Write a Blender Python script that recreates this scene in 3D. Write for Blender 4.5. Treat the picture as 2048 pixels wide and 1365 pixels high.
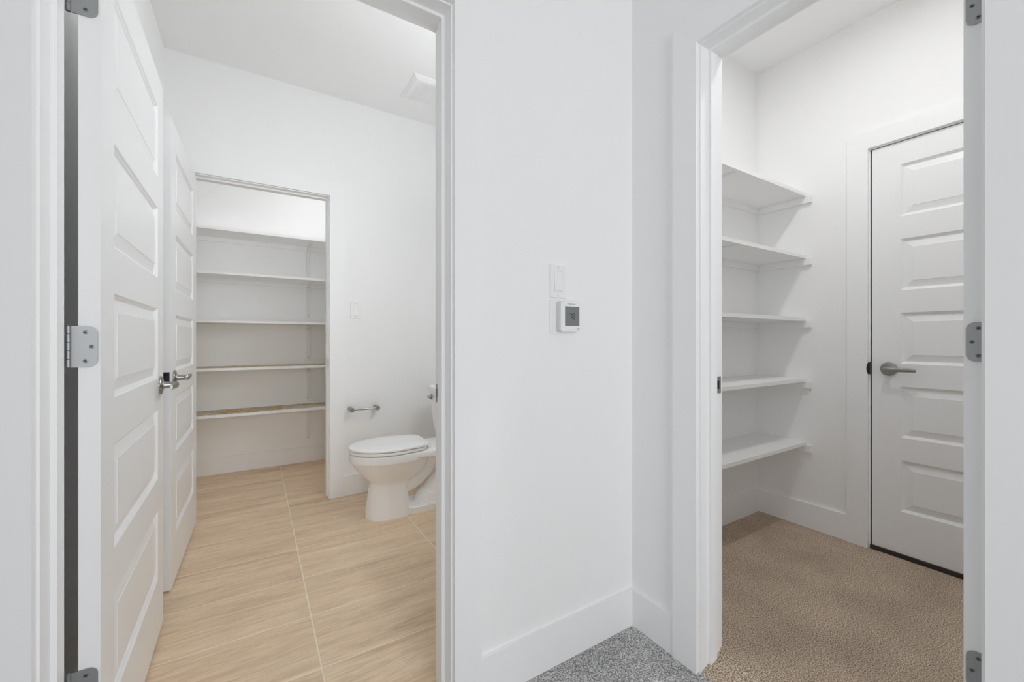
import bpy, bmesh, math, random
from mathutils import Vector, Matrix

# ------------------------------------------------------------------ scene, camera, light
for o in list(bpy.data.objects):
    bpy.data.objects.remove(o)
SC = bpy.context.scene
COL = SC.collection
R = math.radians
EYE = 1.073

cam_data = bpy.data.cameras.new('camera')
cam = bpy.data.objects.new('camera', cam_data)
COL.objects.link(cam)
cam_data.sensor_fit = 'HORIZONTAL'
cam_data.sensor_width = 36.0
cam_data.lens = 36.0 * 824.31 / 2048.0
cam_data.shift_y = -2.73 / 2048.0
cam_data.clip_start = 0.01
cam.location = (0, 0, EYE)
cam.rotation_euler = (R(90), 0, -(math.pi / 2 - 1.0115))
SC.camera = cam

world = bpy.data.worlds.new('world')
SC.world = world
world.use_nodes = True
world.node_tree.nodes['Background'].inputs[0].default_value = (0.75, 0.85, 1.0, 1)
world.node_tree.nodes['Background'].inputs[1].default_value = 1.0

SC.view_settings.view_transform = 'Standard'
SC.view_settings.look = 'None'
SC.view_settings.gamma = 1.0
SC.view_settings.use_curve_mapping = False
SC.view_settings.exposure = 0.0
SC.cycles.use_denoising = True
SC.cycles.max_bounces = 16
SC.cycles.diffuse_bounces = 14
SC.cycles.sample_clamp_indirect = 6.0
SC.cycles.caustics_reflective = False
SC.cycles.caustics_refractive = False

def area(name, loc, rot, sx, sy, power, color=(1, 1, 1), shape='RECTANGLE'):
    l = bpy.data.lights.new(name, 'AREA')
    l.shape = shape
    l.size = sx
    if shape in ('RECTANGLE', 'ELLIPSE'):
        l.size_y = sy
    l.energy = power
    l.color = color
    o = bpy.data.objects.new(name, l)
    COL.objects.link(o)
    o.location = loc
    o.rotation_euler = rot
    return o

# daylight entering through the big window behind the camera
area('window_daylight', (0.25, -2.30, 1.28), (R(90), 0, 0), 1.5, 2.1, 49, (1.0, 0.995, 0.985))
area('side_fill_light', (-2.10, -1.15, 1.28), (R(90), 0, R(-90)), 1.4, 2.1, 12, (1.0, 0.995, 0.985))  # added fill from the left, softens the right wall and brightens the closet

# ------------------------------------------------------------------ measures (metres)
XB, YA = 1.2534, 1.1172          # hall faces of the two walls that meet in the corner
TH = 0.114                       # wall thickness
YF = 3.0512                      # bathroom far wall
XC = 2.6912                      # closet far wall
YS = 1.3804                      # closet side wall behind the shelves
YP = 4.0845                      # pantry back wall
CEIL = 2.743
ZH, ZT = -0.032, -0.012          # hall carpet, bathroom tile
HEAD = 2.0505                    # finished door head
CAS, CT, REV = 0.089, 0.018, 0.005

# ------------------------------------------------------------------ materials
MATS = {}
def mat(name, color=(0.8, 0.8, 0.8), rough=0.5, metal=0.0, spec=0.5):
    if name in MATS:
        return MATS[name]
    m = bpy.data.materials.new(name)
    m.use_nodes = True
    b = m.node_tree.nodes['Principled BSDF']
    b.inputs['Base Color'].default_value = (*color, 1)
    b.inputs['Roughness'].default_value = rough
    b.inputs['Metallic'].default_value = metal
    b.inputs['Specular IOR Level'].default_value = spec
    MATS[name] = m
    return m

def nodes(m):
    nt = m.node_tree
    return nt, nt.nodes, nt.links, nt.nodes['Principled BSDF']

def add_bump(m, scale, strength, dist, detail=2.0, vec='Object', stretch=(1, 1, 1)):
    nt, N, L, b = nodes(m)
    tc = N.new('ShaderNodeTexCoord')
    mp = N.new('ShaderNodeMapping'); mp.inputs['Scale'].default_value = stretch
    nz = N.new('ShaderNodeTexNoise')
    nz.inputs['Scale'].default_value = scale
    nz.inputs['Detail'].default_value = detail
    bp = N.new('ShaderNodeBump')
    bp.inputs['Strength'].default_value = strength
    bp.inputs['Distance'].default_value = dist
    L.new(tc.outputs[vec], mp.inputs['Vector'])
    L.new(mp.outputs['Vector'], nz.inputs['Vector'])
    L.new(nz.outputs['Fac'], bp.inputs['Height'])
    L.new(bp.outputs['Normal'], b.inputs['Normal'])
    return nz

WALL = mat('wall_paint', (0.885, 0.885, 0.882), 0.7, spec=0.25)
add_bump(WALL, 150, 0.42, 0.0014)
CEILP = mat('ceiling_paint', (0.885, 0.885, 0.882), 0.85, spec=0.2)
add_bump(CEILP, 120, 0.25, 0.0015)
TRIM = mat('trim_paint', (0.885, 0.888, 0.892), 0.38, spec=0.4)
DOORP = mat('door_paint', (0.875, 0.878, 0.882), 0.36, spec=0.4)
add_bump(DOORP, 90, 0.06, 0.0006)
SHELFP = mat('shelf_paint', (0.885, 0.882, 0.876), 0.5, spec=0.35)
PLASTIC = mat('white_plastic', (0.86, 0.86, 0.86), 0.32)
PLASTICG = mat('grey_plastic', (0.70, 0.70, 0.70), 0.4)
SHADOWGAP = mat('dark_gap', (0.03, 0.03, 0.03), 0.9)
CERAMIC = mat('ceramic', (0.92, 0.925, 0.93), 0.08, spec=0.55)
SEATP = mat('seat_plastic', (0.93, 0.93, 0.93), 0.22)
NICKEL = mat('satin_nickel', (0.37, 0.365, 0.345), 0.28, 1.0)
add_bump(NICKEL, 60, 0.05, 0.0004, 3, 'Object', (1, 1, 14))
STEEL = mat('brushed_steel', (0.40, 0.41, 0.415), 0.42, 1.0)
add_bump(STEEL, 60, 0.06, 0.0004, 3, 'Object', (14, 14, 1))
SCREW = mat('screw_steel', (0.24, 0.245, 0.25), 0.4, 1.0)
LATCH = mat('dark_latch_metal', (0.06, 0.06, 0.06), 0.35, 1.0)
BLACK = mat('black_recess', (0.012, 0.012, 0.012), 0.6)
GROUT = mat('grout', (0.86, 0.77, 0.64), 0.85, spec=0.2)
DARKSILL = mat('dark_bronze_sill', (0.035, 0.025, 0.02), 0.4)
BRACKETP = mat('bracket_enamel', (0.80, 0.795, 0.78), 0.4)

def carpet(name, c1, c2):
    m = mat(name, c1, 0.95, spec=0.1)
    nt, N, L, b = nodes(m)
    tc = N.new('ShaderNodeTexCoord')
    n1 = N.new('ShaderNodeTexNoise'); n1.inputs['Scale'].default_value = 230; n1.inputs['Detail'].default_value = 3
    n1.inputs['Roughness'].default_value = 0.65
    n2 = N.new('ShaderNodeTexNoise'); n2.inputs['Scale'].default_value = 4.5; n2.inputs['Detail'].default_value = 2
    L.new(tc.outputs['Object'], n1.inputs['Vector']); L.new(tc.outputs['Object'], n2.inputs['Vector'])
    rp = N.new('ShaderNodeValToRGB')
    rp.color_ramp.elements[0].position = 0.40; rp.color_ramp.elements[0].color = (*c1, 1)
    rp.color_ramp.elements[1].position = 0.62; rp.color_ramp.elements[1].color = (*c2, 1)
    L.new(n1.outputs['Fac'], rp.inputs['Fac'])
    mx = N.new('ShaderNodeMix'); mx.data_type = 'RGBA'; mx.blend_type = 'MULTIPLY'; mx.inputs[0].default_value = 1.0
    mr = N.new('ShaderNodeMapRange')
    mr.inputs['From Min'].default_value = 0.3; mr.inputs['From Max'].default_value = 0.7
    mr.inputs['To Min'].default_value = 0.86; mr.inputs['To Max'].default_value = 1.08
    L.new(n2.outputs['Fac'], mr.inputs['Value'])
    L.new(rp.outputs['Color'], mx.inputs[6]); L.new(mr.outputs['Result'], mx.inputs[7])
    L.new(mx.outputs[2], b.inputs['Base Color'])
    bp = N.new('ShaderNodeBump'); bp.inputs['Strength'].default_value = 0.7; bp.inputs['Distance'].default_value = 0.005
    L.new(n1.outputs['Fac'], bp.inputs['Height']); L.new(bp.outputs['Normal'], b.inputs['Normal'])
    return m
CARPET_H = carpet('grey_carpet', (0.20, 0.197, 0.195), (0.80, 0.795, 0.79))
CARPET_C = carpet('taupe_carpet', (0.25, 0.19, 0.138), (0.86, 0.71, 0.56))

def tile_material():
    m = mat('tile_stone', (0.6, 0.45, 0.3), 0.42, spec=0.4)
    nt, N, L, b = nodes(m)
    tc = N.new('ShaderNodeTexCoord')
    oi = N.new('ShaderNodeObjectInfo')
    ad = N.new('ShaderNodeVectorMath'); ad.operation = 'ADD'
    ml = N.new('ShaderNodeVectorMath'); ml.operation = 'SCALE'; ml.inputs['Scale'].default_value = 37.0
    cb = N.new('ShaderNodeCombineXYZ')
    for i in range(3):
        L.new(oi.outputs['Random'], cb.inputs[i])
    L.new(cb.outputs[0], ml.inputs[0])
    L.new(tc.outputs['Object'], ad.inputs[0]); L.new(ml.outputs[0], ad.inputs[1])
    def noise(scale, st, detail, dist=0.0):
        mp = N.new('ShaderNodeMapping'); mp.inputs['Scale'].default_value = st
        L.new(ad.outputs[0], mp.inputs['Vector'])
        n = N.new('ShaderNodeTexNoise'); n.inputs['Scale'].default_value = scale
        n.inputs['Detail'].default_value = detail; n.inputs['Distortion'].default_value = dist
        n.inputs['Roughness'].default_value = 0.62
        L.new(mp.outputs[0], n.inputs['Vector'])
        return n
    a = noise(2.4, (0.40, 4.6, 1), 6, 0.6)
    f = noise(5.0, (0.5, 9.0, 1), 8, 1.1)
    g = noise(15.0, (0.55, 6.0, 1), 6, 1.3)
    rp = N.new('ShaderNodeValToRGB')
    e = rp.color_ramp.elements
    e[0].position = 0.28; e[0].color = (0.56, 0.405, 0.265, 1)
    e[1].position = 0.72; e[1].color = (0.87, 0.715, 0.53, 1)
    x = e.new(0.44); x.color = (0.75, 0.575, 0.395, 1)
    x = e.new(0.58); x.color = (0.82, 0.645, 0.455, 1)
    L.new(a.outputs['Fac'], rp.inputs['Fac'])
    rf = N.new('ShaderNodeValToRGB')
    rf.color_ramp.elements[0].position = 0.30; rf.color_ramp.elements[0].color = (0.60, 0.56, 0.53, 1)
    rf.color_ramp.elements[1].position = 0.43; rf.color_ramp.elements[1].color = (1, 1, 1, 1)
    L.new(f.outputs['Fac'], rf.inputs['Fac'])
    mx = N.new('ShaderNodeMix'); mx.data_type = 'RGBA'; mx.blend_type = 'MULTIPLY'; mx.inputs[0].default_value = 0.6
    L.new(rp.outputs[0], mx.inputs[6]); L.new(rf.outputs[0], mx.inputs[7])
    rg = N.new('ShaderNodeMapRange')
    rg.inputs['From Min'].default_value = 0.30; rg.inputs['From Max'].default_value = 0.62
    rg.inputs['To Min'].default_value = 0.80; rg.inputs['To Max'].default_value = 1.04
    L.new(g.outputs['Fac'], rg.inputs['Value'])
    m2 = N.new('ShaderNodeMix'); m2.data_type = 'RGBA'; m2.blend_type = 'MULTIPLY'; m2.inputs[0].default_value = 1.0
    L.new(mx.outputs[2], m2.inputs[6]); L.new(rg.outputs['Result'], m2.inputs[7])
    L.new(m2.outputs[2], b.inputs['Base Color'])
    bp = N.new('ShaderNodeBump'); bp.inputs['Strength'].default_value = 0.15; bp.inputs['Distance'].default_value = 0.001
    L.new(f.outputs['Fac'], bp.inputs['Height']); L.new(bp.outputs['Normal'], b.inputs['Normal'])
    return m
TILE = tile_material()

def liner_material():
    m = mat('liner_print', (0.3, 0.2, 0.08), 0.6, spec=0.3)
    nt, N, L, b = nodes(m)
    tc = N.new('ShaderNodeTexCoord')
    mp = N.new('ShaderNodeMapping'); mp.inputs['Scale'].default_value = (1, 3.2, 1); mp.inputs['Rotation'].default_value = (0, 0, R(18))
    L.new(tc.outputs['Object'], mp.inputs['Vector'])
    n1 = N.new('ShaderNodeTexNoise'); n1.inputs['Scale'].default_value = 20; n1.inputs['Detail'].default_value = 6; n1.inputs['Distortion'].default_value = 1.5
    n2 = N.new('ShaderNodeTexNoise'); n2.inputs['Scale'].default_value = 5; n2.inputs['Detail'].default_value = 3
    L.new(mp.outputs[0], n1.inputs['Vector']); L.new(tc.outputs['Object'], n2.inputs['Vector'])
    r1 = N.new('ShaderNodeValToRGB'); e = r1.color_ramp.elements
    e[0].position = 0.30; e[0].color = (0.14, 0.10, 0.055, 1)
    e[1].position = 0.66; e[1].color = (0.82, 0.78, 0.70, 1)
    x = e.new(0.44); x.color = (0.46, 0.31, 0.085, 1)
    x = e.new(0.56); x.color = (0.60, 0.46, 0.22, 1)
    L.new(n1.outputs['Fac'], r1.inputs['Fac'])
    r2 = N.new('ShaderNodeValToRGB'); e = r2.color_ramp.elements
    e[0].position = 0.42; e[0].color = (0, 0, 0, 1); e[1].position = 0.60; e[1].color = (1, 1, 1, 1)
    L.new(n2.outputs['Fac'], r2.inputs['Fac'])
    mx = N.new('ShaderNodeMix'); mx.data_type = 'RGBA'; mx.blend_type = 'MIX'
    hs = N.new('ShaderNodeHueSaturation'); hs.inputs['Saturation'].default_value = 0.35; hs.inputs['Value'].default_value = 1.15
    L.new(r1.outputs[0], hs.inputs['Color'])
    L.new(r2.outputs[0], mx.inputs[0]); L.new(r1.outputs[0], mx.inputs[6]); L.new(hs.outputs[0], mx.inputs[7])
    L.new(mx.outputs[2], b.inputs['Base Color'])
    return m
LINER = liner_material()

LCD = mat('lcd_screen', (0.20, 0.215, 0.215), 0.25)
LCDINK = mat('lcd_digit', (0.055, 0.06, 0.06), 0.5)
PRINT = mat('grey_print', (0.30, 0.31, 0.32), 0.6)

def emitter(name, color, strength):
    m = bpy.data.materials.new(name); m.use_nodes = True
    nt = m.node_tree; nt.nodes.remove(nt.nodes['Principled BSDF'])
    e = nt.nodes.new('ShaderNodeEmission'); e.inputs[0].default_value = (*color, 1); e.inputs[1].default_value = strength
    nt.links.new(e.outputs[0], nt.nodes['Material Output'].inputs[0])
    return m
def pane_material():
    m = bpy.data.materials.new('window_pane'); m.use_nodes = True
    nt = m.node_tree; nt.nodes.remove(nt.nodes['Principled BSDF'])
    t = nt.nodes.new('ShaderNodeBsdfTransparent'); g = nt.nodes.new('ShaderNodeBsdfGlossy'); g.inputs['Roughness'].default_value = 0.02
    mx = nt.nodes.new('ShaderNodeMixShader'); fr = nt.nodes.new('ShaderNodeFresnel')
    nt.links.new(fr.outputs[0], mx.inputs[0]); nt.links.new(t.outputs[0], mx.inputs[1]); nt.links.new(g.outputs[0], mx.inputs[2])
    nt.links.new(mx.outputs[0], nt.nodes['Material Output'].inputs[0])
    return m
PANE = pane_material()

# ------------------------------------------------------------------ builders
OFF = {}
def link(o, parent=None):
    COL.objects.link(o)
    if parent is not None:
        o.parent = parent
    return o

def obj(name, bm, m, parent=None, bevel=0.0, seg=1, smooth=False, local=False):
    """one bmesh -> one mesh object; coordinates are world ones unless local"""
    if bevel:
        bmesh.ops.bevel(bm, geom=[e for e in bm.edges if len(e.link_faces) == 2 and e.calc_face_angle(0) > 0.5],
                        offset=bevel, segments=seg, affect='EDGES', profile=0.5, clamp_overlap=True)
    bmesh.ops.recalc_face_normals(bm, faces=bm.faces)
    if parent is not None and not local:
        bm.transform(Matrix.Translation(-OFF[parent.name]))
    me = bpy.data.meshes.new(name)
    bm.to_mesh(me); bm.free()
    if smooth:
        for p in me.polygons: p.use_smooth = True
    me.materials.append(m)
    o = bpy.data.objects.new(name, me)
    link(o, parent)
    OFF[o.name] = OFF[parent.name] if parent is not None else Vector((0, 0, 0))
    if smooth == 'auto':
        md = o.modifiers.new('wn', 'WEIGHTED_NORMAL'); md.keep_sharp = True
        for e in me.edges: pass
        me.set_sharp_from_angle(angle=R(35))
    return o

def root(name, loc, label=None, cat=None, group=None, kind=None, rotz=0.0):
    o = bpy.data.objects.new(name, None)
    link(o)
    o.location = loc; o.rotation_euler = (0, 0, rotz); o.empty_display_size = 0.05
    OFF[o.name] = Vector(loc)
    return tag(o, label, cat, group, kind)

def tag(o, label=None, cat=None, group=None, kind=None):
    if label: o['label'] = label
    if cat: o['category'] = cat
    if group: o['group'] = group
    if kind: o['kind'] = kind
    return o

def box(bm, x0, x1, y0, y1, z0, z1):
    x0, x1 = min(x0, x1), max(x0, x1); y0, y1 = min(y0, y1), max(y0, y1); z0, z1 = min(z0, z1), max(z0, z1)
    v = [bm.verts.new(p) for p in ((x0, y0, z0), (x1, y0, z0), (x1, y1, z0), (x0, y1, z0), (x0, y0, z1), (x1, y0, z1), (x1, y1, z1), (x0, y1, z1))]
    for f in ((3, 2, 1, 0), (4, 5, 6, 7), (0, 1, 5, 4), (1, 2, 6, 5), (2, 3, 7, 6), (3, 0, 4, 7)):
        bm.faces.new([v[i] for i in f])
    return bm

def boxes(*bs):
    bm = bmesh.new()
    for b in bs: box(bm, *b)
    return bm

def cyl(bm, p0, p1, r0, r1=None, n=24, caps=True):
    r1 = r0 if r1 is None else r1
    p0, p1 = Vector(p0), Vector(p1)
    d = (p1 - p0).normalized()
    a = d.orthogonal().normalized(); b = d.cross(a)
    A = [bm.verts.new(p0 + r0 * (math.cos(t) * a + math.sin(t) * b)) for t in (2 * math.pi * i / n for i in range(n))]
    B = [bm.verts.new(p1 + r1 * (math.cos(t) * a + math.sin(t) * b)) for t in (2 * math.pi * i / n for i in range(n))]
    for i in range(n):
        j = (i + 1) % n
        bm.faces.new((A[i], A[j], B[j], B[i]))
    if caps:
        bm.faces.new(A[::-1]); bm.faces.new(B)
    return bm

def lathe(bm, p, axis, prof, n=32):
    """prof: (distance along axis, radius)"""
    p = Vector(p); d = Vector(axis).normalized()
    a = d.orthogonal().normalized(); b = d.cross(a)
    rings = []
    for h, r in prof:
        rings.append([bm.verts.new(p + d * h + max(r, 1e-5) * (math.cos(t) * a + math.sin(t) * b)) for t in (2 * math.pi * i / n for i in range(n))])
    for q in range(len(rings) - 1):
        for i in range(n):
            j = (i + 1) % n
            bm.faces.new((rings[q][i], rings[q][j], rings[q + 1][j], rings[q + 1][i]))
    bm.faces.new(rings[0][::-1]); bm.faces.new(rings[-1])
    return bm

def tube(bm, pts, rad, n=16):
    pts = [Vector(p) for p in pts]
    rad = rad if isinstance(rad, (list, tuple)) else [rad] * len(pts)
    rings = []; prev = None
    for i, p in enumerate(pts):
        d = (pts[min(i + 1, len(pts) - 1)] - pts[max(i - 1, 0)]).normalized()
        a = d.orthogonal().normalized() if prev is None else (prev - d * prev.dot(d)).normalized()
        prev = a; b = d.cross(a)
        rings.append([bm.verts.new(p + rad[i] * (math.cos(t) * a + math.sin(t) * b)) for t in (2 * math.pi * k / n for k in range(n))])
    for q in range(len(rings) - 1):
        for i in range(n):
            j = (i + 1) % n
            bm.faces.new((rings[q][i], rings[q][j], rings[q + 1][j], rings[q + 1][i]))
    bm.faces.new(rings[0][::-1]); bm.faces.new(rings[-1])
    return bm

def loft(bm, rings, cap0=True, cap1=True):
    V = [[bm.verts.new(p) for p in r] for r in rings]
    n = len(V[0])
    for q in range(len(V) - 1):
        for i in range(n):
            j = (i + 1) % n
            bm.faces.new((V[q][i], V[q][j], V[q + 1][j], V[q + 1][i]))
    if cap0: bm.faces.new(V[0][::-1])
    if cap1: bm.faces.new(V[-1])
    return bm

def prism(bm, outline, axis, a, b):
    """outline of 2-D points extruded along world axis from a to b"""
    def P(u, v, w):
        return {'x': (w, u, v), 'y': (u, w, v), 'z': (u, v, w)}[axis]
    return loft(bm, [[P(u, v, a) for u, v in outline], [P(u, v, b) for u, v in outline]])

def rrect(u0, u1, v0, v1, r, n=6, corners=(1, 1, 1, 1)):
    out = []
    for k, (cu, cv, a0) in enumerate(((u1 - r, v1 - r, 0), (u0 + r, v1 - r, 90), (u0 + r, v0 + r, 180), (u1 - r, v0 + r, 270))):
        if corners[k]:
            for i in range(n + 1):
                t = R(a0 + 90 * i / n)
                out.append((cu + r * math.cos(t), cv + r * math.sin(t)))
        else:
            out.append(((u1, v1), (u0, v1), (u0, v0), (u1, v0))[k])
    return out

def copy_tree(o, parent=None):
    c = o.copy(); link(c, parent); OFF[c.name] = OFF[o.name]
    for ch in list(o.children):
        copy_tree(ch, c)
    return c

# ------------------------------------------------------------------ room shell
def struct(name, bm, m, parent=None, bevel=0.0):
    o = obj(name, bm, m, parent, bevel)
    if parent is None: o['kind'] = 'structure'
    return o

# finished openings: bathroom (wall_left), closet (wall_right), pantry, closet outer door
A0, A1 = -0.338, 0.488
B0, B1 = 0.201, 0.826
P0, P1 = -0.335, 0.432
C0, C1 = -0.003, 0.8205
J = 0.018
ZB = -0.10
TOP = CEIL
struct('wall_left', boxes((-2.0, A0 - J, YA, YA + TH, ZB, TOP), (A1 + J, XB + TH, YA, YA + TH, ZB, TOP), (A0 - J, A1 + J, YA, YA + TH, HEAD + J, TOP)), WALL)
struct('wall_right', boxes((XB, XB + TH, -2.2, B0 - J, ZB, TOP), (XB, XB + TH, B1 + J, YA, ZB, TOP), (XB, XB + TH, B0 - J, B1 + J, HEAD + J, TOP)), WALL)
struct('wall_bathroom_right', boxes((XB, XB + TH, YA + TH, YF + TH, ZB, TOP)), WALL)
struct('wall_bathroom_left', boxes((-0.435 - TH, -0.435, YA + TH, YF, ZB, TOP)), WALL)
struct('wall_bathroom_far', boxes((-0.95, P0 - J, YF, YF + TH, ZB, TOP), (P1 + J, XB, YF, YF + TH, ZB, TOP), (P0 - J, P1 + J, YF, YF + TH, HEAD + J, TOP)), WALL)
struct('wall_pantry_back', boxes((-0.95, 0.90, YP, YP + TH, ZB, TOP)), WALL)
struct('wall_pantry_right', boxes((0.78, 0.78 + TH, YF + TH, YP, ZB, TOP)), WALL)
struct('wall_pantry_left', boxes((-0.95 - TH, -0.95, YF, YP + TH, ZB, TOP)), WALL)
struct('wall_closet_side', boxes((XB + TH, XC + TH, YS, YS + TH, ZB, TOP)), WALL)
struct('wall_closet_far', boxes((XC, XC + TH, C1 + J, YS, ZB, TOP), (XC, XC + TH, -0.45, C0 - J, ZB, TOP), (XC, XC + TH, C0 - J, C1 + J, HEAD + J, TOP)), WALL)
struct('wall_closet_right', boxes((XB + TH, XC + TH, -0.45 - TH, -0.45, ZB, TOP)), WALL)
SY0, SY1 = -1.85, -0.45
WX0, WX1, WZ0, WZ1 = -0.50, 1.00, 0.22, 2.34
struct('wall_hall_left', boxes((-2.0 - TH, -2.0, -2.2, SY0, ZB, TOP), (-2.0 - TH, -2.0, SY1, YA + TH, ZB, TOP), (-2.0 - TH, -2.0, SY0, SY1, ZB, WZ0), (-2.0 - TH, -2.0, SY0, SY1, WZ1, TOP)), WALL)
struct('wall_hall_back', boxes((-2.0, WX0, -2.2 - TH, -2.2, ZB, TOP), (WX1, XB + TH, -2.2 - TH, -2.2, ZB, TOP), (WX0, WX1, -2.2 - TH, -2.2, ZB, WZ0), (WX0, WX1, -2.2 - TH, -2.2, WZ1, TOP)), WALL)
struct('ceiling', boxes((-2.15, XC + 0.2, -2.35, YP + 0.2, CEIL, CEIL + 0.1)), CEILP)

# underside of a stair running over the pantry
bm = bmesh.new()
sx0, sz0 = -0.95, 2.178 + 0.94 * (-0.95 + 0.388)
sx1 = (CEIL - 2.178) / 0.94 - 0.388
prism(bm, [(sx0, sz0), (sx1, CEIL), (sx0, CEIL)], 'y', YF + TH, YP)
struct('ceiling_pantry_slope', bm, CEILP)

# floors
def hall_floor():
    bm = bmesh.new()
    box(bm, -2.0, XB, -2.2, YA + 0.055, ZH - 0.08, ZH)
    return bm
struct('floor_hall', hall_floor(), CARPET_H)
bm = bmesh.new()
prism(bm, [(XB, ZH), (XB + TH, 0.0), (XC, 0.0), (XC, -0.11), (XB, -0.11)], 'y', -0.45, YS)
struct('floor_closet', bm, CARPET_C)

floor = struct('floor', boxes((-0.95, XB, YA + 0.055, YP, ZT - 0.08, ZT - 0.0012)), GROUT)
TX, TY, TL, TW, GAP = 0.190, 1.791, 0.61, 0.305, 0.0052
bm = bmesh.new()
box(bm, GAP / 2, TL - GAP / 2, GAP / 2, TW - GAP / 2, -0.008, 0)
bmesh.ops.bevel(bm, geom=[e for e in bm.edges if all(v.co.z > -0.001 for v in e.verts)], offset=0.001, segments=1, affect='EDGES')
tile_me = bpy.data.meshes.new('tile'); bm.to_mesh(tile_me); bm.free(); tile_me.materials.append(TILE)
def clip_tile(x0, x1, y0, y1):
    bm = bmesh.new(); box(bm, 0, x1 - x0, 0, y1 - y0, -0.008, 0)
    bmesh.ops.bevel(bm, geom=[e for e in bm.edges if all(v.co.z > -0.001 for v in e.verts)], offset=0.001, segments=1, affect='EDGES')
    me = bpy.data.meshes.new('tile'); bm.to_mesh(me); bm.free(); me.materials.append(TILE)
    return me
for i in range(-2, 3):
    for k in range(-2, 9):
        x0, x1 = TX + i * TL, TX + (i + 1) * TL
        y0, y1 = TY + k * TW, TY + (k + 1) * TW
        lo = -0.435 if y1 < YF + 0.02 else -0.95
        cx0, cx1, cy0, cy1 = max(x0, lo), min(x1, XB), max(y0, YA + 0.06), min(y1, YP)
        if cx1 - cx0 < 0.02 or cy1 - cy0 < 0.02: continue
        whole = (cx0, cx1, cy0, cy1) == (x0, x1, y0, y1)
        if whole:
            o = bpy.data.objects.new('tile', tile_me); loc = (x0, y0, ZT)
        else:
            a, b = (cx0 + GAP / 2, cx1 - GAP / 2); c, d = (cy0 + GAP / 2, cy1 - GAP / 2)
            o = bpy.data.objects.new('tile', clip_tile(a, b, c, d)); loc = (a, c, ZT)
        link(o, floor); o.location = loc

# ------------------------------------------------------------------ door trim (jambs, stops, casings)
def trim(name, O, U, V, u0, u1, zb, stop, far_casing=True, near_casing=True, zfar=None, depth=TH, strike=None):
    """U runs along the wall, V from the near face into the wall"""
    O, U, V = Vector((*O, 0)), Vector((*U, 0)), Vector((*V, 0))
    base = O + U * (u0 + u1) / 2
    t = root(name, (base.x, base.y, zb), kind='structure')
    zfar = zb if zfar is None else zfar
    def bx(a0, a1, v0, v1, z0, z1):
        p, q = O + U * a0 + V * v0, O + U * a1 + V * v1
        return boxes((p.x, q.x, p.y, q.y, z0, z1))
    zj = min(zb, zfar)
    for a, b in ((u0 - J, u0), (u1, u1 + J)):
        obj('jamb', bx(a, b, 0, depth, zj, HEAD), TRIM, t, 0.001)
    obj('head_jamb', bx(u0 - J, u1 + J, 0, depth, HEAD, HEAD + J), TRIM, t, 0.001)
    s0, s1 = stop
    st = 0.010
    for a, b in ((u0, u0 + st), (u1 - st, u1)):
        obj('door_stop', bx(a, b, s0, s1, zj + 0.004, HEAD - st), TRIM, t, 0.0018, 2)
    obj('door_stop', bx(u0, u1, s0, s1, HEAD - st, HEAD), TRIM, t, 0.0018, 2)
    sides = []
    if near_casing: sides.append((-CT, 0, zb))
    if far_casing: sides.append((depth, depth + CT, zfar))
    for v0, v1, z in sides:
        for a, b in ((u0 - REV - CAS, u0 - REV), (u1 + REV, u1 + REV + CAS)):
            obj('casing', bx(a, b, v0, v1, z, HEAD + REV), TRIM, t, 0.0015, 2)
        obj('head_casing', bx(u0 - REV - CAS, u1 + REV + CAS, v0, v1, HEAD + REV, HEAD + REV + CAS), TRIM, t, 0.0015, 2)
    if strike:
        u, sgn, v0, v1, zc = strike
        p = obj('strike_plate', bx(u, u + sgn * 0.0012, v0, v1, zc - 0.029, zc + 0.029), STEEL, t)
        vm = (v0 + v1) / 2
        obj('strike_hole', bx(u + sgn * 0.0003, u + sgn * 0.0016, vm - 0.006, vm + 0.006, zc - 0.014, zc + 0.014), BLACK, p)
        for dz in (-0.022, 0.022):
            obj('screw', bx(u + sgn * 0.0003, u + sgn * 0.0017, vm - 0.003, vm + 0.003, zc + dz - 0.003, zc + dz + 0.003), NICKEL, p)
    return t
trim('trim_1', (0, YA), (1, 0), (0, 1), A0, A1, ZH, (0.044, 0.079), zfar=ZT, strike=(A1, -1, 0.084, TH + 0.001, 0.905))
trim('trim_2', (XB, 0), (0, 1), (1, 0), B0, B1, ZH, (0.044, 0.079), zfar=0.0, strike=(B1, -1, 0.084, TH + 0.001, 0.917))
trim('trim_3', (0, YF), (1, 0), (0, 1), P0, P1, ZT, (0.037, 0.072), strike=(P1, -1, -0.001, 0.030, 0.915))
trim('trim_4', (XC, 0), (0, 1), (1, 0), C0, C1, 0.0, (0.041, 0.076), far_casing=False)

# baseboards
BT = 0.014
def base(name, x0, x1, y0, y1, z0, h):
    return struct(name, boxes((x0, x1, y0, y1, z0, z0 + h)), TRIM, None, 0.0022)
cw = REV + CAS
base('baseboard_left', A1 + cw, XB, YA - BT, YA, ZH, 0.139)
base('baseboard_left_end', -2.0, A0 - cw, YA - BT, YA, ZH, 0.139)
base('baseboard_right', XB - BT, XB, B1 + cw, YA - BT, ZH, 0.139)
base('baseboard_right_end', XB - BT, XB, -2.2, B0 - cw, ZH, 0.139)
base('baseboard_bathroom_far', P1 + cw, XB, YF - BT, YF, ZT, 0.139)
base('baseboard_bathroom_right', XB - BT, XB, YA + TH, YF - BT, ZT, 0.139)
base('baseboard_bathroom_left', -0.435, -0.435 + BT, YA + TH + 0.12, YF - BT, ZT, 0.139)
base('baseboard_pantry_back', -0.95, 0.78, YP - BT, YP, ZT, 0.135)
base('baseboard_pantry_right', 0.78 - BT, 0.78, YF + TH, YP - BT, ZT, 0.135)
base('baseboard_closet_side', XB + TH, XC, YS - BT, YS, 0, 0.139)
base('baseboard_closet_far', XC - BT, XC, C1 + cw, YS - BT, 0, 0.139)
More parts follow.
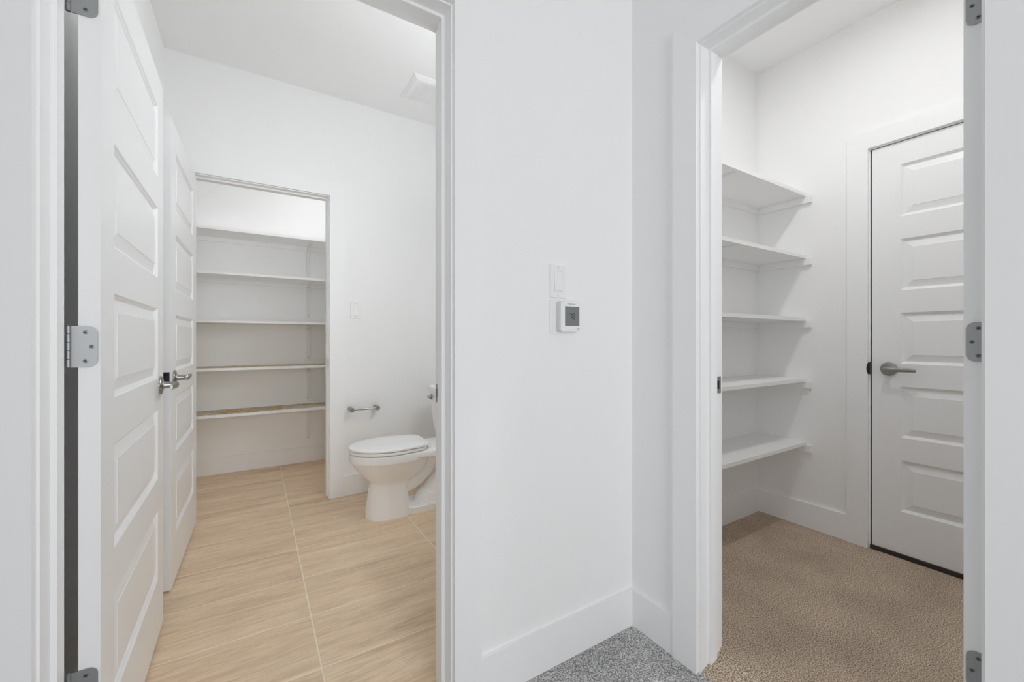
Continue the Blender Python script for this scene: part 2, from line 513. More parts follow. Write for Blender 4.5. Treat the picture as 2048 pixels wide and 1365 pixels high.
base('baseboard_hall_back', -2.0, XB - BT, -2.2, -2.2 + BT, ZH, 0.139)
base('baseboard_hall_left', -2.0, -2.0 + BT, -2.2 + BT, YA - BT, ZH, 0.139)

# window behind the camera
w = root('window_1', ((WX0 + WX1) / 2, -2.2, WZ0), kind='structure')
fr = 0.05
yy0, yy1 = -2.2 - 0.09, -2.2 - 0.03
obj('window_frame', boxes((WX0, WX0 + fr, yy0, yy1, WZ0, WZ1), (WX1 - fr, WX1, yy0, yy1, WZ0, WZ1), (WX0 + fr, WX1 - fr, yy0, yy1, WZ0, WZ0 + fr), (WX0 + fr, WX1 - fr, yy0, yy1, WZ1 - fr, WZ1)), TRIM, w)
xm = (WX0 + WX1) / 2
obj('mullion', boxes((xm - 0.02, xm + 0.02, yy0 + 0.01, yy1 - 0.01, WZ0 + fr, WZ1 - fr)), TRIM, w)
for a, b in ((WX0 + fr, xm - 0.02), (xm + 0.02, WX1 - fr)):
    obj('pane', boxes((a, b, -2.262, -2.258, WZ0 + fr, WZ1 - fr)), PANE, w)
obj('window_sill', boxes((WX0 - 0.04, WX1 + 0.04, -2.2, -2.2 + 0.05, WZ0 - 0.025, WZ0)), TRIM, w, 0.003)

w = root('added_window', (-2.0, (SY0 + SY1) / 2, WZ0), kind='structure')  # unseen side window, added to carry the fill light into hall and closet
xx0, xx1 = -2.09, -2.03
obj('window_frame', boxes((xx0, xx1, SY0, SY0 + fr, WZ0, WZ1), (xx0, xx1, SY1 - fr, SY1, WZ0, WZ1), (xx0, xx1, SY0 + fr, SY1 - fr, WZ0, WZ0 + fr), (xx0, xx1, SY0 + fr, SY1 - fr, WZ1 - fr, WZ1)), TRIM, w)
obj('pane', boxes((-2.062, -2.058, SY0 + fr, SY1 - fr, WZ0 + fr, WZ1 - fr)), PANE, w)
obj('window_sill', boxes((-2.0, -1.95, SY0 - 0.04, SY1 + 0.04, WZ0 - 0.025, WZ0)), TRIM, w, 0.003)

# ------------------------------------------------------------------ five-panel doors
DH, DT = 2.030, 0.035
PANELS = [(0.2066, 0.4580), (0.5700, 0.8215), (0.9330, 1.1845), (1.2950, 1.5470), (1.6585, 1.9145)]
STILE = 0.110
def panel_mesh(w, z0, z1):
    """moulded raised panel, both faces, filling one opening of the door"""
    bm = bmesh.new()
    prof = [(0.0, 0.0), (0.0020, 0.0016), (0.0045, 0.0050), (0.0072, 0.0064), (0.0100, 0.0102), (0.0125, 0.0115), (0.0145, 0.0115), (0.0440, 0.0040), (0.0448, 0.0026)]
    def ring(d, y):
        return [(STILE + d, y, z0 + d), (w - STILE - d, y, z0 + d), (w - STILE - d, y, z1 - d), (STILE + d, y, z1 - d)]
    for side in (0, 1):
        rr = [ring(d, h if side == 0 else DT - h) for d, h in prof]
        loft(bm, rr, cap0=False, cap1=True)
    return bm

def door(name, loc, rotz, w, lever_sides, knuckle, hinges=True, dz=0.0, DH=DH):
    d = root(name, loc, kind='structure', rotz=rotz)
    zs = [0.0] + [z for p in PANELS for z in p] + [DH]
    bm = bmesh.new()
    # stiles and rails as one moulded skin with five openings
    def quad(x0, x1, z0, z1, y, flip):
        v = [bm.verts.new(p) for p in ((x0, y, z0), (x1, y, z0), (x1, y, z1), (x0, y, z1))]
        bm.faces.new(v[::-1] if flip else v)
    for y, fl in ((0, False), (DT, True)):
        quad(0, STILE, 0, DH, y, fl); quad(w - STILE, w, 0, DH, y, fl)
        for i in range(0, len(zs), 2):
            quad(STILE, w - STILE, zs[i], zs[i + 1], y, fl)
    for a, b, c, e in (((0, 0, 0), (0, DT, 0), (0, DT, DH), (0, 0, DH)), ((w, 0, 0), (w, DT, 0), (w, DT, DH), (w, 0, DH)),
                       ((0, 0, 0), (w, 0, 0), (w, DT, 0), (0, DT, 0)), ((0, 0, DH), (w, 0, DH), (w, DT, DH), (0, DT, DH))):
        bm.faces.new([bm.verts.new(p) for p in (a, b, c, e)])
    bmesh.ops.remove_doubles(bm, verts=bm.verts, dist=1e-5)
    obj('door_frame', bm, DOORP, d, local=True)
    for z0, z1 in PANELS:
        obj('panel', panel_mesh(w, z0, z1), DOORP, d, local=True)
    # lever handles
    hx, hz = w - 0.067, 0.905 + dz
    for s in lever_sides:
        y0 = 0.0 if s < 0 else DT
        h = obj('lever_handle', lathe(bmesh.new(), (hx, y0, hz), (0, s, 0), [(0, 0.0335), (0.0035, 0.0335), (0.0062, 0.0315), (0.008, 0.026), (0.0095, 0.015), (0.013, 0.0125), (0.040, 0.0115), (0.042, 0.0105), (0.046, 0.006)], 36), NICKEL, d, local=True, smooth='auto')
        yc = y0 + s * 0.047
        bm = bmesh.new()
        rings = []
        for x, hh, tt, dy in ((0.017, 0.006, 0.004, -0.004), (0.013, 0.0105, 0.0075, -0.002), (0.0, 0.0125, 0.0085, 0), (-0.02, 0.0120, 0.0065, 0.001), (-0.05, 0.0105, 0.0055, 0.001), (-0.09, 0.0095, 0.0050, 0), (-0.108, 0.0090, 0.0048, -0.001), (-0.110, 0.0075, 0.0035, -0.001)):
            rings.append([(hx + x, yc + s * dy + tt * math.cos(t), hz + hh * math.sin(t)) for t in (2 * math.pi * k / 16 for k in range(16))])
        loft(bm, rings)
        obj('lever', bm, NICKEL, h, local=True, smooth='auto')
    # latch in the free edge
    lp = obj('latch_plate', boxes((w - 0.0005, w + 0.0012, DT / 2 - 0.0125, DT / 2 + 0.0125, hz - 0.0285, hz + 0.0285)), LATCH, d, local=True)
    obj('latch_bolt', boxes((w, w + 0.011, DT / 2 - 0.006, DT / 2 + 0.006, hz - 0.013, hz + 0.013)), LATCH, lp, 0.002, local=True)
    if hinges:
        yk = -0.0148 if knuckle == 0 else DT + 0.0148        # pin side
        for zc in (0.318, 1.058, 1.815):
            hb, ht = zc - 0.0445, zc + 0.0445
            far = DT - 0.004 if knuckle == 0 else 0.004
            r = 0.016
            out = rrect(min(yk, far), max(yk, far), hb, ht, r, 6, (1, 0, 0, 1) if knuckle == 0 else (0, 1, 1, 0))
            h = obj('hinge', prism(bmesh.new(), out, 'x', -0.0022, 0.0004), STEEL, d, local=True)
            n = 5; seg = (ht - hb) / n
            bm = bmesh.new()
            for i in range(n):
                lathe(bm, (-0.001, yk, hb + i * seg + 0.0004), (0, 0, 1), [(0, 0.0046), (0.0004, 0.0051), (seg - 0.0010, 0.0051), (seg - 0.0006, 0.0046)], 18)
            lathe(bm, (-0.001, yk, ht), (0, 0, 1), [(0, 0.0042), (0.0012, 0.0050), (0.0024, 0.0036)], 18)
            obj('knuckle', bm, STEEL, h, local=True, smooth='auto')
            sg = 1 if knuckle == 0 else -1
            ym = far - sg * 0.0095
            for (dy, ddz) in ((-sg * 0.0095, 0.031), (0, 0), (-sg * 0.0095, -0.031)):
                bm = bmesh.new()
                lathe(bm, (-0.0021, ym + dy, zc + ddz), (-1, 0, 0), [(0, 0.0046), (0.0005, 0.0044), (0.0009, 0.0030)], 18)
                sc = obj('screw', bm, SCREW, h, local=True, smooth='auto')
            bm = bmesh.new()
            for (dy, ddz) in ((-sg * 0.0095, 0.031), (0, 0), (-sg * 0.0095, -0.031)):
                for ang in (35, 125):
                    c, s_ = math.cos(R(ang)) * 0.0024, math.sin(R(ang)) * 0.0024
                    tube(bm, [(-0.0031, ym + dy - c, zc + ddz - s_), (-0.0031, ym + dy + c, zc + ddz + s_)], 0.0007, 6)
            obj('screw_slots', bm, BLACK, h, local=True)
    return d

door('door_1', (-0.2845, 1.2425, ZT + 0.012), R(90.7), 0.800, (-1, 1), 1)
door('door_2', (-0.323, 3.036, ZT + 0.012), R(-90.97), 0.765, (-1, 1), 0)
door('door_3', (1.3735, 0.2157, 0.010), 0.0, 0.612, (-1, 1), 0)
door('door_4', (XC + 0.003 + DT, C0 + 0.0035, 0.021), R(90), 0.8142, (-1, 1), 1, hinges=False, DH=2.0255)
t4 = bpy.data.objects['trim_4']
WEATHER = mat('black_weatherstrip', (0.015, 0.015, 0.014), 0.8)
obj('weatherstrip', boxes((XC + 0.010, XC + 0.0405, C1 - 0.0028, C1 - 0.0002, 0.012, HEAD)), WEATHER, t4)
obj('weatherstrip', boxes((XC + 0.010, XC + 0.0405, C0 + 0.0002, C1 - 0.003, HEAD - 0.0032, HEAD - 0.0002)), WEATHER, t4)
obj('strike_lip', prism(bmesh.new(), [(C1 - 0.001 + 0.011 * math.cos(R(a)), 0.926 + 0.031 * math.sin(R(a))) for a in range(-90, 91, 10)], 'x', XC - 0.0195, XC - 0.0005), BLACK, t4)
# dark sill and sweep under the closet's outer door
o = struct('trim_5', boxes((XC - 0.006, XC + 0.10, C0, C1, -0.03, 0.0195)), DARKSILL, None, 0.001)

# ------------------------------------------------------------------ shelves
def bracket(parent, x, ywall, z, s):
    """flanged bracket under a shelf; s = direction from the wall towards the room (world y)"""
    w = 0.013
    leg = 0.295
    b = obj('bracket', boxes((x - w, x + w, ywall + s * 0.018, ywall + s * 0.0215, z - leg, z - 0.001),
                             (x - w, x + w, ywall + s * 0.018, ywall + s * 0.255, z - 0.0035, z - 0.0003),
                             (x - 0.004, x + 0.004, ywall + s * 0.018, ywall + s * 0.030, z - leg + 0.03, z - 0.001)), BRACKETP, parent)
    bm = bmesh.new()
    prism(bm, [(ywall + s * 0.019, z - 0.085), (ywall + s * 0.030, z - 0.085), (ywall + s * 0.050, z - 0.045), (ywall + s * 0.095, z - 0.018), (ywall + s * 0.19, z - 0.010), (ywall + s * 0.19, z - 0.002), (ywall + s * 0.019, z - 0.002)], 'x', x - 0.002, x + 0.002)
    obj('gusset', bm, BRACKETP, b)
    obj('spacer', boxes((x - w, x + w, ywall, ywall + s * 0.0185, z - leg, z - 0.038)), BRACKETP, b)
    for dx, dz in ((-0.018, -0.030), (0.016, -0.030), (0, -leg + 0.014)):
        obj('screw', lathe(bmesh.new(), (x + dx * 0.6, ywall + s * 0.0212, z + dz), (0, s, 0), [(0, 0.0032), (0.0012, 0.003), (0.002, 0.0015)], 10), NICKEL, b)
    return b

PZ = [1.8975, 1.5660, 1.2005, 0.8385, 0.4870]
ORD = ['topmost', 'second from top', 'middle', 'second from bottom', 'lowest']
PDETAIL = ['topmost white painted shelf in the pantry, under the sloped ceiling', 'white painted pantry shelf, second from the top, bare board',
           'middle white painted shelf of the five in the pantry', 'white painted pantry shelf, second lowest, lined with grey-brown sheet',
           'lowest white painted pantry shelf, lined with gold-brown sheet']
for i, z in enumerate(PZ):
    s = root('pantry_shelf', (0, YP, z), PDETAIL[i], 'shelf', 'painted shelves across the pantry back wall')
    obj('board', boxes((-0.948, 0.778, YP - 0.30, YP - 0.001, z, z + 0.019)), SHELFP, s, 0.0015, 2)
    obj('cleat', boxes((-0.948, 0.778, YP - 0.019, YP - 0.001, z - 0.036, z - 0.0003)), SHELFP, s, 0.001)
    obj('end_cleat', boxes((0.759, 0.778, YP - 0.29, YP - 0.02, z - 0.036, z - 0.0003)), SHELFP, s, 0.001)
    bracket(s, 0.412, YP - 0.001, z, -1)

def liner(label, z, seed):
    rnd = random.Random(seed)
    bm = bmesh.new()
    n = 260
    x0, x1 = -0.93, 0.76
    back, front = [], []
    off = 0.012
    for k in range(n + 1):
        x = x0 + (x1 - x0) * k / n
        off += rnd.uniform(-0.008, 0.008); off = min(max(off, 0.004), 0.035)
        jag = rnd.uniform(0, 0.012)
        back.append((x, YP - 0.012 - rnd.uniform(0, 0.006)))
        front.append((x, YP - 0.30 + off + jag))
    V = []
    for (xb, yb), (xf, yf) in zip(back, front):
        h = 0.0012
        V.append([bm.verts.new((xf, yf, z)), bm.verts.new((xf, yf, z + h)), bm.verts.new((xb, yb, z + h)), bm.verts.new((xb, yb, z))])
    for a, b in zip(V, V[1:]):
        for i in range(4):
            j = (i + 1) % 4
            bm.faces.new((a[i], a[j], b[j], b[i]))
    bm.faces.new(V[0][::-1]); bm.faces.new(V[-1])
    o = obj('shelf_liner', bm, LINER)
    return tag(o, label, 'shelf liner', 'shelf liners in the pantry')
liner('grey-brown patterned liner sheet on the second lowest pantry shelf', PZ[3] + 0.0192, 3)
liner('gold-brown patterned liner sheet with ragged edge on the lowest pantry shelf', PZ[4] + 0.0192, 8)

CZ = [1.892, 1.537, 1.180, 0.833, 0.469]
CDETAIL = ['topmost white painted shelf in the carpeted closet', 'white painted closet shelf, second from the top, above the carpet',
           'middle white painted shelf of five in the carpeted closet', 'white painted closet shelf, second lowest, level with strike plate',
           'lowest white painted shelf in the carpeted closet, above the baseboard']
for i, z in enumerate(CZ):
    s = root('closet_shelf', (XC, YS, z), CDETAIL[i], 'shelf', 'painted shelves along the carpeted closet wall')
    obj('board', boxes((XB + TH + 0.001, XC - 0.001, 1.105, YS - 0.001, z, z + 0.019)), SHELFP, s, 0.0015, 2)
    obj('cleat', boxes((XB + TH + 0.001, XC - 0.02, YS - 0.019, YS - 0.001, z - 0.036, z - 0.0003)), SHELFP, s, 0.001)
    obj('end_cleat', boxes((XC - 0.019, XC - 0.001, 1.0795, YS - 0.001, z - 0.038, z - 0.0003)), SHELFP, s, 0.001)
    bracket(s, 1.985, YS - 0.001, z, -1)

# ------------------------------------------------------------------ switches and thermostat
def rocker_switch(xc, zc, y, label, group):
    """plate on a wall facing -y"""
    t = root('light_switch', (xc, y, zc), label, 'light switch', group)
    p = bmesh.new()
    loft(p, [[(xc + a * sx, y - d, zc + b * sz) for a, b in ((-1, -1), (1, -1), (1, 1), (-1, 1))] for sx, sz, d in ((0.035, 0.057, 0.0), (0.035, 0.057, 0.003), (0.0325, 0.0545, 0.0062), (0.0180, 0.0345, 0.0066), (0.0172, 0.0338, 0.0045))])
    obj('wall_plate', p, PLASTIC, t)
    r = bmesh.new()
    hw, hh = 0.0158, 0.0322
    prism(r, [(y - 0.003, zc - hh), (y - 0.0105, zc - hh), (y - 0.0078, zc), (y - 0.0060, zc + hh), (y - 0.003, zc + hh)], 'x', xc - hw, xc + hw)
    obj('rocker', r, PLASTIC, t, 0.0008, 2)
    for dz in (-0.0484, 0.0484):
        s = obj('screw', lathe(bmesh.new(), (xc, y - 0.0055, zc + dz), (0, -1, 0), [(0, 0.0030), (0.0010, 0.0028), (0.0013, 0.0018)], 14), PLASTICG, t)
        obj('slot', boxes((xc - 0.0005, xc + 0.0005, y - 0.0072, y - 0.0060, zc + dz - 0.0024, zc + dz + 0.0024)), SHADOWGAP, s)
    return t
rocker_switch(0.8816, 1.272, YA, 'white rocker light switch on the hall wall, right above the thermostat', 'white rocker switches')
rocker_switch(0.6087, 1.279, YF, 'white rocker light switch on bathroom wall above toilet paper holder', 'white rocker switches')

def text_mesh(name, s, size, m, parent, loc, depth=0.0002):
    cu = bpy.data.curves.new(name, 'FONT'); cu.body = s; cu.size = size; cu.extrude = depth
    cu.align_x = 'CENTER'; cu.align_y = 'CENTER'
    tmp = bpy.data.objects.new(name + '_tmp', cu); COL.objects.link(tmp)
    bpy.context.view_layer.update()
    me = bpy.data.meshes.new_from_object(tmp.evaluated_get(bpy.context.evaluated_depsgraph_get()))
    bpy.data.objects.remove(tmp); bpy.data.curves.remove(cu)
    me.transform(Matrix.Rotation(R(90), 4, 'X'))
    me.materials.clear(); me.materials.append(m)
    o = bpy.data.objects.new(name, me); link(o, parent)
    o.location = Vector(loc) - OFF[parent.name]
    OFF[o.name] = OFF[parent.name]
    return o

def thermostat():
    x0, z0, z1 = 0.8466, 1.0925, 1.2122
    t = root('thermostat', (x0 + 0.06, YA, z0), 'white wall thermostat with grey screen reading 78, below the hall switch', 'thermostat')
    obj('wall_plate', prism(bmesh.new(), rrect(x0, x0 + 0.120, z0, z1, 0.012), 'y', YA - 0.004, YA), PLASTIC, t, 0.0008, 2)
    yb, yf = YA - 0.004, YA - 0.030
    bx0, bx1, bz0, bz1 = 0.8735, 0.9620, 1.1000, 1.2040
    obj('body', prism(bmesh.new(), rrect(bx0, bx1, bz0, bz1, 0.010), 'y', yf + 0.006, yb), PLASTICG, t)
    f = obj('front_cover', prism(bmesh.new(), rrect(bx0 + 0.0015, bx1 - 0.0015, bz0 + 0.0015, bz1 - 0.0015, 0.009), 'y', yf, yf + 0.0058), PLASTIC, t, 0.0022, 3)
    sx0, sx1, sz0, sz1 = 0.8925, 0.9555, 1.1200, 1.1860
    sc = obj('screen', prism(bmesh.new(), rrect(sx0, sx1, sz0, sz1, 0.0015), 'y', yf - 0.0004, yf + 0.0004), LCD, t)
    # seven-segment digits 7 8
    bm = bmesh.new()
    def digit(cx, cz, segs):
        w, h, k = 0.0052, 0.0072, 0.0013
        S = {'a': (-w, w, 2 * h - k, 2 * h + k), 'g': (-w, w, -k, k), 'd': (-w, w, -2 * h - k, -2 * h + k),
             'f': (-w - k, -w + k, 0, 2 * h), 'b': (w - k, w + k, 0, 2 * h), 'e': (-w - k, -w + k, -2 * h, 0), 'c': (w - k, w + k, -2 * h, 0)}
        for s in segs:
            a, b, c, d = S[s]
            a, b, c, d = (a + 0.0012, b - 0.0012, c * 0.62, d * 0.62) if s in 'agd' else (a, b, c * 0.62 + 0.001, d * 0.62 - 0.001)
            if s in 'agd':
                m = (c + d) / 2; c, d = m - k, m + k
            box(bm, cx + a, cx + b, yf - 0.0007, yf - 0.0003, cz + c, cz + d)
    digit(0.9165, 1.1530, 'abc'); digit(0.9305, 1.1530, 'abcdefg')
    obj('digits', bm, LCDINK, sc)
    text_mesh('printed_name', 'Honeywell Home', 0.0050, PRINT, f, (0.9200, yf - 0.0003, 1.1945))
    text_mesh('printed_model', 'T6 PRO', 0.0036, PRINT, f, (0.9500, yf - 0.0003, 1.1100))
    return t
thermostat()

# ------------------------------------------------------------------ bathroom fittings
def paper_holder():
    t = root('toilet_paper_holder', (0.657, YF, 0.589), 'brushed nickel toilet paper holder bar on bathroom wall, empty', 'paper holder')
    z = 0.589
    for x in (0.571, 0.743):
        obj('post', lathe(bmesh.new(), (x, YF, z), (0, -1, 0), [(0, 0.0155), (0.003, 0.0158), (0.051, 0.0152), (0.052, 0.0142), (0.054, 0.0142), (0.055, 0.0156), (0.078, 0.0156), (0.080, 0.0140)], 24), NICKEL, t, smooth='auto')
    obj('bar', cyl(bmesh.new(), (0.574, YF - 0.066, z), (0.740, YF - 0.066, z), 0.0062), NICKEL, t, smooth='auto')
paper_holder()

def exhaust_fan():
    x0, x1, y0, y1 = 0.850, 1.150, 2.505, 2.800
    t = root('exhaust_fan', ((x0 + x1) / 2, (y0 + y1) / 2, CEIL), 'white square exhaust fan grille on the bathroom ceiling', 'exhaust fan')
    bm = bmesh.new()
    gx0, gx1, gy0, gy1 = x0 + 0.042, x1 - 0.042, y0 + 0.042, y1 - 0.035
    def ring(a, z): return [(x0 + a, y0 + a, z), (x1 - a, y0 + a, z), (x1 - a, y1 - a, z), (x0 + a, y1 - a, z)]
    g = lambda z: [(gx0, gy0, z), (gx1, gy0, z), (gx1, gy1, z), (gx0, gy1, z)]
    loft(bm, [ring(0, CEIL), ring(0.002, CEIL - 0.006), ring(0.022, CEIL - 0.019), g(CEIL - 0.021), g(CEIL - 0.010)], cap0=True, cap1=False)
    obj('frame', bm, PLASTIC, t)
    obj('backing', boxes((gx0, gx1, gy0, gy1, CEIL - 0.0105, CEIL - 0.008)), SHADOWGAP, t)
    bm = bmesh.new(); n = 20; p = (gy1 - gy0) / n
    for i in range(n):
        box(bm, gx0, gx1, gy0 + i * p + 0.0028, gy0 + (i + 1) * p, CEIL - 0.0205, CEIL - 0.0115)
    tag(obj('grille_slats', bm, PLASTIC, t), kind='stuff')
exhaust_fan()

def egg(xf, xm, xb, hw, yc, z, n=56, eb=2.4, ef=2.0, tap=0.0):
    out = []
    for k in range(n):
        t = 2 * math.pi * k / n
        c, s = math.cos(t), math.sin(t)
        e = ef if c < 0 else eb
        a = (xm - xf) if c < 0 else (xb - xm)
        px = xm + a * math.copysign(abs(c) ** (2 / e), c)
        k2 = 1.0 - tap * max(0.0, (px - xm) / (xb - xm)) ** 1.7
        py = yc + k2 * hw * math.copysign(abs(s) ** (2 / e), s)
        out.append((px, py, z))
    return out

def toilet():
    yc = 2.600
    t = root('toilet', (0.85, yc, ZT), 'white two-piece ceramic toilet with closed lid beside the bathroom wall', 'toilet')
    bm = bmesh.new()
    S = [(ZT, .574, .70, .848, .108, 3.4), (0.0, .5745, .70, .847, .107, 3.4), (0.05, .578, .70, .838, .101, 3.4), (0.10, .585, .70, .830, .095, 3.2), (0.15, .592, .70, .828, .091, 3.0),
         (0.180, .600, .705, .838, .089, 2.9), (0.198, .600, .71, .868, .092, 2.6), (0.216, .585, .715, .905, .106, 2.4), (0.245, .556, .72, .935, .126, 2.3),
         (0.275, .530, .725, .952, .146, 2.3), (0.306, .508, .73, .960, .163, 2.3), (0.330, .493, .73, .963, .175, 2.3), (0.338, .487, .73, .964, .181, 2.4),
         (0.344, .485, .73, .965, .1835, 2.4), (0.376, .484, .73, .964, .1845, 2.4), (0.384, .487, .73, .962, .1815, 2.4), (0.388, .494, .73, .956, .175, 2.4)]
    loft(bm, [egg(xf, xm, xb, hw, yc, z, eb=e) for z, xf, xm, xb, hw, e in S])
    # rear deck that carries the tank
    def dk(x, hw, z0, z1):
        return [(x, yc + u, v) for u, v in rrect(-hw, hw, z0, z1, min(0.014, (z1 - z0) / 2.2), 5)]
    loft(bm, [dk(0.76, 0.170, 0.346, 0.384), dk(0.84, 0.172, 0.345, 0.385), dk(0.90, 0.165, 0.343, 0.386), dk(0.97, 0.152, 0.336, 0.387), dk(1.06, 0.146, 0.334, 0.389), dk(1.15, 0.150, 0.334, 0.391), dk(1.225, 0.152, 0.334, 0.392)])
    # trapway
    P = [(0.99, 0.33), (0.965, 0.285), (0.935, 0.235), (0.895, 0.195), (0.855, 0.170), (0.82, 0.155), (0.78, 0.16)]
    tube(bm, [(x, yc, z) for x, z in P], [0.072, 0.070, 0.066, 0.064, 0.062, 0.060, 0.055], 20)
    P = [(0.955, 0.30), (1.02, 0.315), (1.08, 0.29), (1.105, 0.23), (1.085, 0.16), (1.04, 0.11), (0.995, 0.06), (0.99, 0.0)]
    tube(bm, [(x, yc, z) for x, z in P], [0.070, 0.070, 0.070, 0.070, 0.070, 0.072, 0.074, 0.076], 20)
    # foot flange and outlet boss
    loft(bm, [egg(.80, .95, 1.165, .105, yc, ZT, eb=3, ef=5), egg(.80, .95, 1.165, .105, yc, 0.024, eb=3, ef=5), egg(.80, .95, 1.160, .099, yc, 0.031, eb=3, ef=5)])
    loft(bm, [egg(.875, .98, 1.12, .092, yc, 0.02), egg(.885, .98, 1.11, .088, yc, 0.05), egg(.905, .98, 1.09, .078, yc, 0.085), egg(.93, .98, 1.06, .05, yc, 0.105)])
    # bowl side rib down to the flange
    obj('bowl', bm, CERAMIC, t, smooth='auto')
    for sg in (-1, 1):
        obj('bolt_cap', lathe(bmesh.new(), (0.955, yc + sg * 0.098, 0.018), (0, 0, 1), [(0, 0.013), (0.012, 0.0125), (0.017, 0.010), (0.020, 0.004)], 18), SEATP, t, smooth='auto')
    def slab(z0, z1, xf, xb, hw, rb, rt, dome=0.0):
        lo = [(rb * (1 - math.sin(R(30 * k))), z0 + rb * (1 - math.cos(R(30 * k)))) for k in range(4)]
        hi = [(rt * (1 - math.cos(R(22.5 * k))), z1 - rt + rt * math.sin(R(22.5 * k))) for k in range(5)]
        rings = [egg(xf + i, .735, xb - i, hw - i, yc, z, n=72, eb=8.0, tap=0.26) for i, z in lo + hi]
        if dome:
            for q in (0.03, 0.07, 0.11):
                rings.append(egg(xf + rt + q * 1.2, .735, xb - rt - q, hw - rt - q, yc, z1 + dome * (1 - (1 - q / 0.12) ** 2), n=72, eb=8.0, tap=0.26))
        return loft(bmesh.new(), rings)
    obj('seat', slab(0.3922, 0.4085, .483, .930, .186, 0.0012, 0.0025), SEATP, t, smooth='auto')
    obj('lid', slab(0.4130, 0.4270, .479, .946, .188, 0.0012, 0.0060, 0.004), SEATP, t, smooth='auto')
    for sg in (-1, 1):
        obj('seat_hinge', boxes((0.938, 0.968, yc + sg * 0.070 - 0.018, yc + sg * 0.070 + 0.018, 0.388, 0.409)), SEATP, t, 0.006, 3, smooth='auto')
    bm = bmesh.new()
    def tk(z, x0, hw, r=0.03): return [(u, yc + v, z) for u, v in rrect(x0, 1.238, -hw, hw, r, 6)]
    loft(bm, [tk(0.392, 1.115, 0.165), tk(0.405, 1.092, 0.182), tk(0.44, 1.082, 0.192), tk(0.55, 1.070, 0.205), tk(0.708, 1.058, 0.216)])
    k = obj('tank', bm, CERAMIC, t, smooth='auto')
    bm = bmesh.new()
    loft(bm, [tk(0.709, 1.055, 0.220), tk(0.713, 1.046, 0.228), tk(0.737, 1.045, 0.229), tk(0.745, 1.050, 0.225), tk(0.748, 1.06, 0.215)])
    obj('tank_lid', bm, CERAMIC, t, smooth='auto')
    bm = bmesh.new()
    lathe(bm, (1.060, yc + 0.165, 0.672), (-1, 0, 0), [(0, 0.015), (0.006, 0.015), (0.010, 0.011), (0.020, 0.009), (0.028, 0.008)], 20)
    tube(bm, [(1.036, yc + 0.168, 0.672), (1.034, yc + 0.14, 0.669), (1.036, yc + 0.105, 0.664)], [0.006, 0.0065, 0.005], 12)
    obj('flush_lever', bm, NICKEL, t, smooth='auto')
toilet()

# ------------------------------------------------------------------ lamps the rooms have
def downlight(loc, label, r, radiance, color):
    t = root('recessed_downlight', loc, label, 'ceiling lamp', 'recessed ceiling downlights')
    x, y, z = loc
    bm = bmesh.new()
    ring = [[(x + q * math.cos(a), y + q * math.sin(a), z - h) for a in (2 * math.pi * k / 40 for k in range(40))] for q, h in ((r + 0.028, 0.0), (r + 0.027, 0.004), (r + 0.006, 0.009), (r, 0.007), (r, 0.001))]
    loft(bm, ring, cap0=False, cap1=False)
    obj('trim_ring', bm, PLASTIC, t, smooth='auto')
    bm = bmesh.new()
    c = [bm.verts.new((x + r * math.cos(a), y + r * math.sin(a), z - 0.006)) for a in (2 * math.pi * k / 16 for k in range(16))]
    bm.faces.new(c[::-1])
    d = [bm.verts.new((x + r * math.cos(a), y + r * math.sin(a), z - 0.004)) for a in (2 * math.pi * k / 16 for k in range(16))]
    for k in range(16):
        bm.faces.new((c[k], c[(k + 1) % 16], d[(k + 1) % 16], d[k]))
    bm.faces.new(d)
    obj('lens', bm, emitter('lens_glow', color, radiance), t)
    return t
downlight((1.85, 0.52, CEIL), 'small round recessed downlight in the carpeted closet ceiling', 0.045, 395, (0.99, 0.99, 0.99))
downlight((0.60, 3.30, CEIL), 'small round recessed downlight in the pantry ceiling', 0.06, 112, (0.96, 0.98, 1.0))

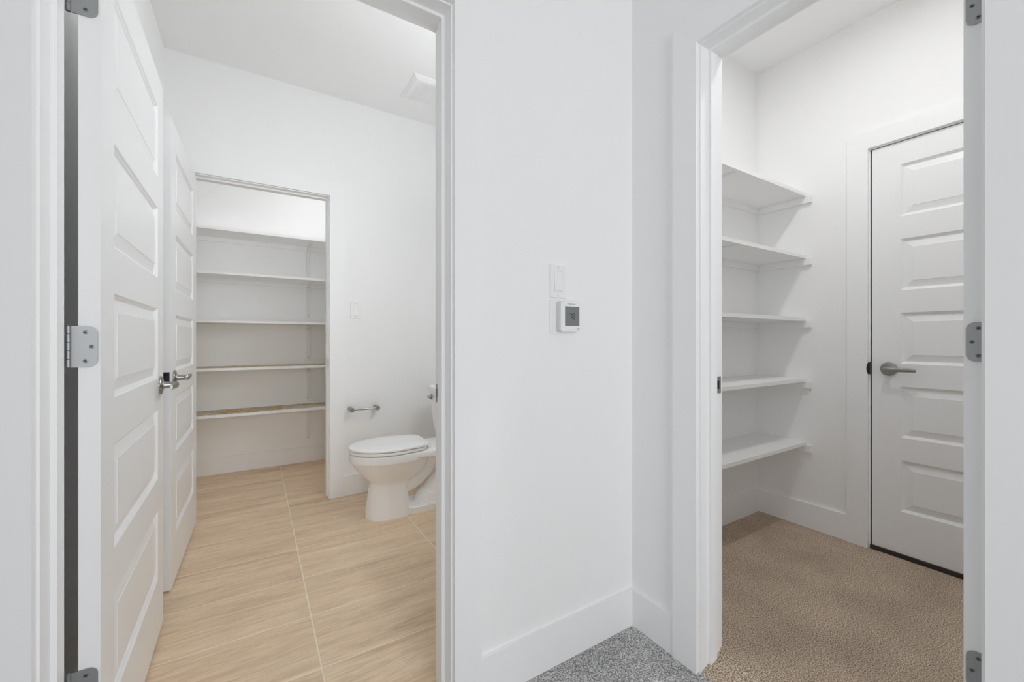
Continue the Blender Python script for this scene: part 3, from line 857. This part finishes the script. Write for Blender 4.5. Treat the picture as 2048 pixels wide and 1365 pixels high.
def vanity():
    x0, x1, y0, y1, zt = 0.768, XB - 0.001, YA + TH + 0.020, 1.850, 0.830
    t = root('bathroom_vanity', ((x0 + x1) / 2, (y0 + y1) / 2, ZT), 'white two-door vanity with basin and nickel faucet under the bathroom wall light', 'vanity')
    obj('body', boxes((x0, x1, y0, y1, ZT + 0.10, zt - 0.0005)), TRIM, t, 0.0015)
    obj('toe_kick', boxes((x0 + 0.06, x1, y0, y1, ZT, ZT + 0.0995)), TRIM, t)
    ym = (y0 + y1) / 2
    for a, b, k in ((y0 + 0.02, ym - 0.003, -1), (ym + 0.003, y1 - 0.02, 1)):
        bm = bmesh.new()
        def rg(d, h): return [(x0 - h, a + d, ZT + 0.125 + d), (x0 - h, b - d, ZT + 0.125 + d), (x0 - h, b - d, zt - 0.03 - d), (x0 - h, a + d, zt - 0.03 - d)]
        loft(bm, [rg(0, 0.0003), rg(0, 0.0175), rg(0.001, 0.0185), rg(0.055, 0.0185), rg(0.058, 0.011)])
        dr = obj('door', bm, TRIM, t)
        yk = ym + k * 0.035
        obj('knob', lathe(bmesh.new(), (x0 - 0.0185, yk, zt - 0.12), (-1, 0, 0), [(0, 0.006), (0.012, 0.005), (0.016, 0.012), (0.024, 0.013), (0.028, 0.008)], 20), NICKEL, dr, smooth='auto')
    cx, cy = 0.985, ym
    outer = [(0.748, YA + TH + 0.001), (x1, YA + TH + 0.001), (x1, 1.864), (0.748, 1.864)]
    bm = bmesh.new()
    n = 48
    def ell(k, z): return [(cx + 0.150 * k * math.cos(2 * math.pi * i / n), cy + 0.205 * k * math.sin(2 * math.pi * i / n), z) for i in range(n)]
    def rect(z):
        out = []
        for px, py, _ in ell(1, 0):
            dx, dy = px - cx, py - cy
            q = min(((outer[1][0] - cx) if dx > 0 else (outer[0][0] - cx)) / dx if abs(dx) > 1e-6 else 1e9, ((outer[2][1] - cy) if dy > 0 else (outer[0][1] - cy)) / dy if abs(dy) > 1e-6 else 1e9)
            out.append((cx + dx * q, cy + dy * q, z))
        return out
    loft(bm, [rect(zt), rect(zt + 0.030), ell(1.0, zt + 0.030), ell(0.985, zt + 0.022), ell(0.985, zt)], cap0=False, cap1=False)
    c = obj('countertop', bm, SEATP, t)
    obj('basin', loft(bmesh.new(), [ell(0.985, zt + 0.024), ell(0.93, zt - 0.03), ell(0.75, zt - 0.09), ell(0.35, zt - 0.115), ell(0.05, zt - 0.118)], cap0=False), CERAMIC, c, smooth=True)
    bm = bmesh.new()
    cyl(bm, (1.185, cy, zt + 0.030), (1.185, cy, zt + 0.13), 0.018)
    tube(bm, [(1.185, cy, zt + 0.10), (1.14, cy, zt + 0.125), (1.09, cy, zt + 0.120), (1.065, cy, zt + 0.105)], [0.012, 0.012, 0.011, 0.010], 14)
    box(bm, 1.165, 1.225, cy - 0.009, cy + 0.009, zt + 0.129, zt + 0.140)
    obj('faucet', bm, NICKEL, c, smooth='auto')
vanity()

def vanity_light():
    x, y, z = XB, 1.52, 1.96
    t = root('vanity_light', (x, y, z), 'three-globe nickel vanity light on the bathroom side wall', 'wall lamp')
    obj('back_plate', boxes((x - 0.022, x, y - 0.27, y + 0.27, z - 0.04, z + 0.04)), NICKEL, t, 0.004, 2)
    g = emitter('globe_glow', (0.92, 0.965, 1.0), 47)
    for dy in (-0.19, 0, 0.19):
        a = obj('arm', cyl(bmesh.new(), (x - 0.02, y + dy, z), (x - 0.075, y + dy, z), 0.011), NICKEL, t)
        bm = bmesh.new(); bmesh.ops.create_uvsphere(bm, u_segments=24, v_segments=14, radius=0.052)
        bm.transform(Matrix.Translation((x - 0.115, y + dy, z)))
        obj('globe', bm, g, t, smooth=True)
vanity_light()
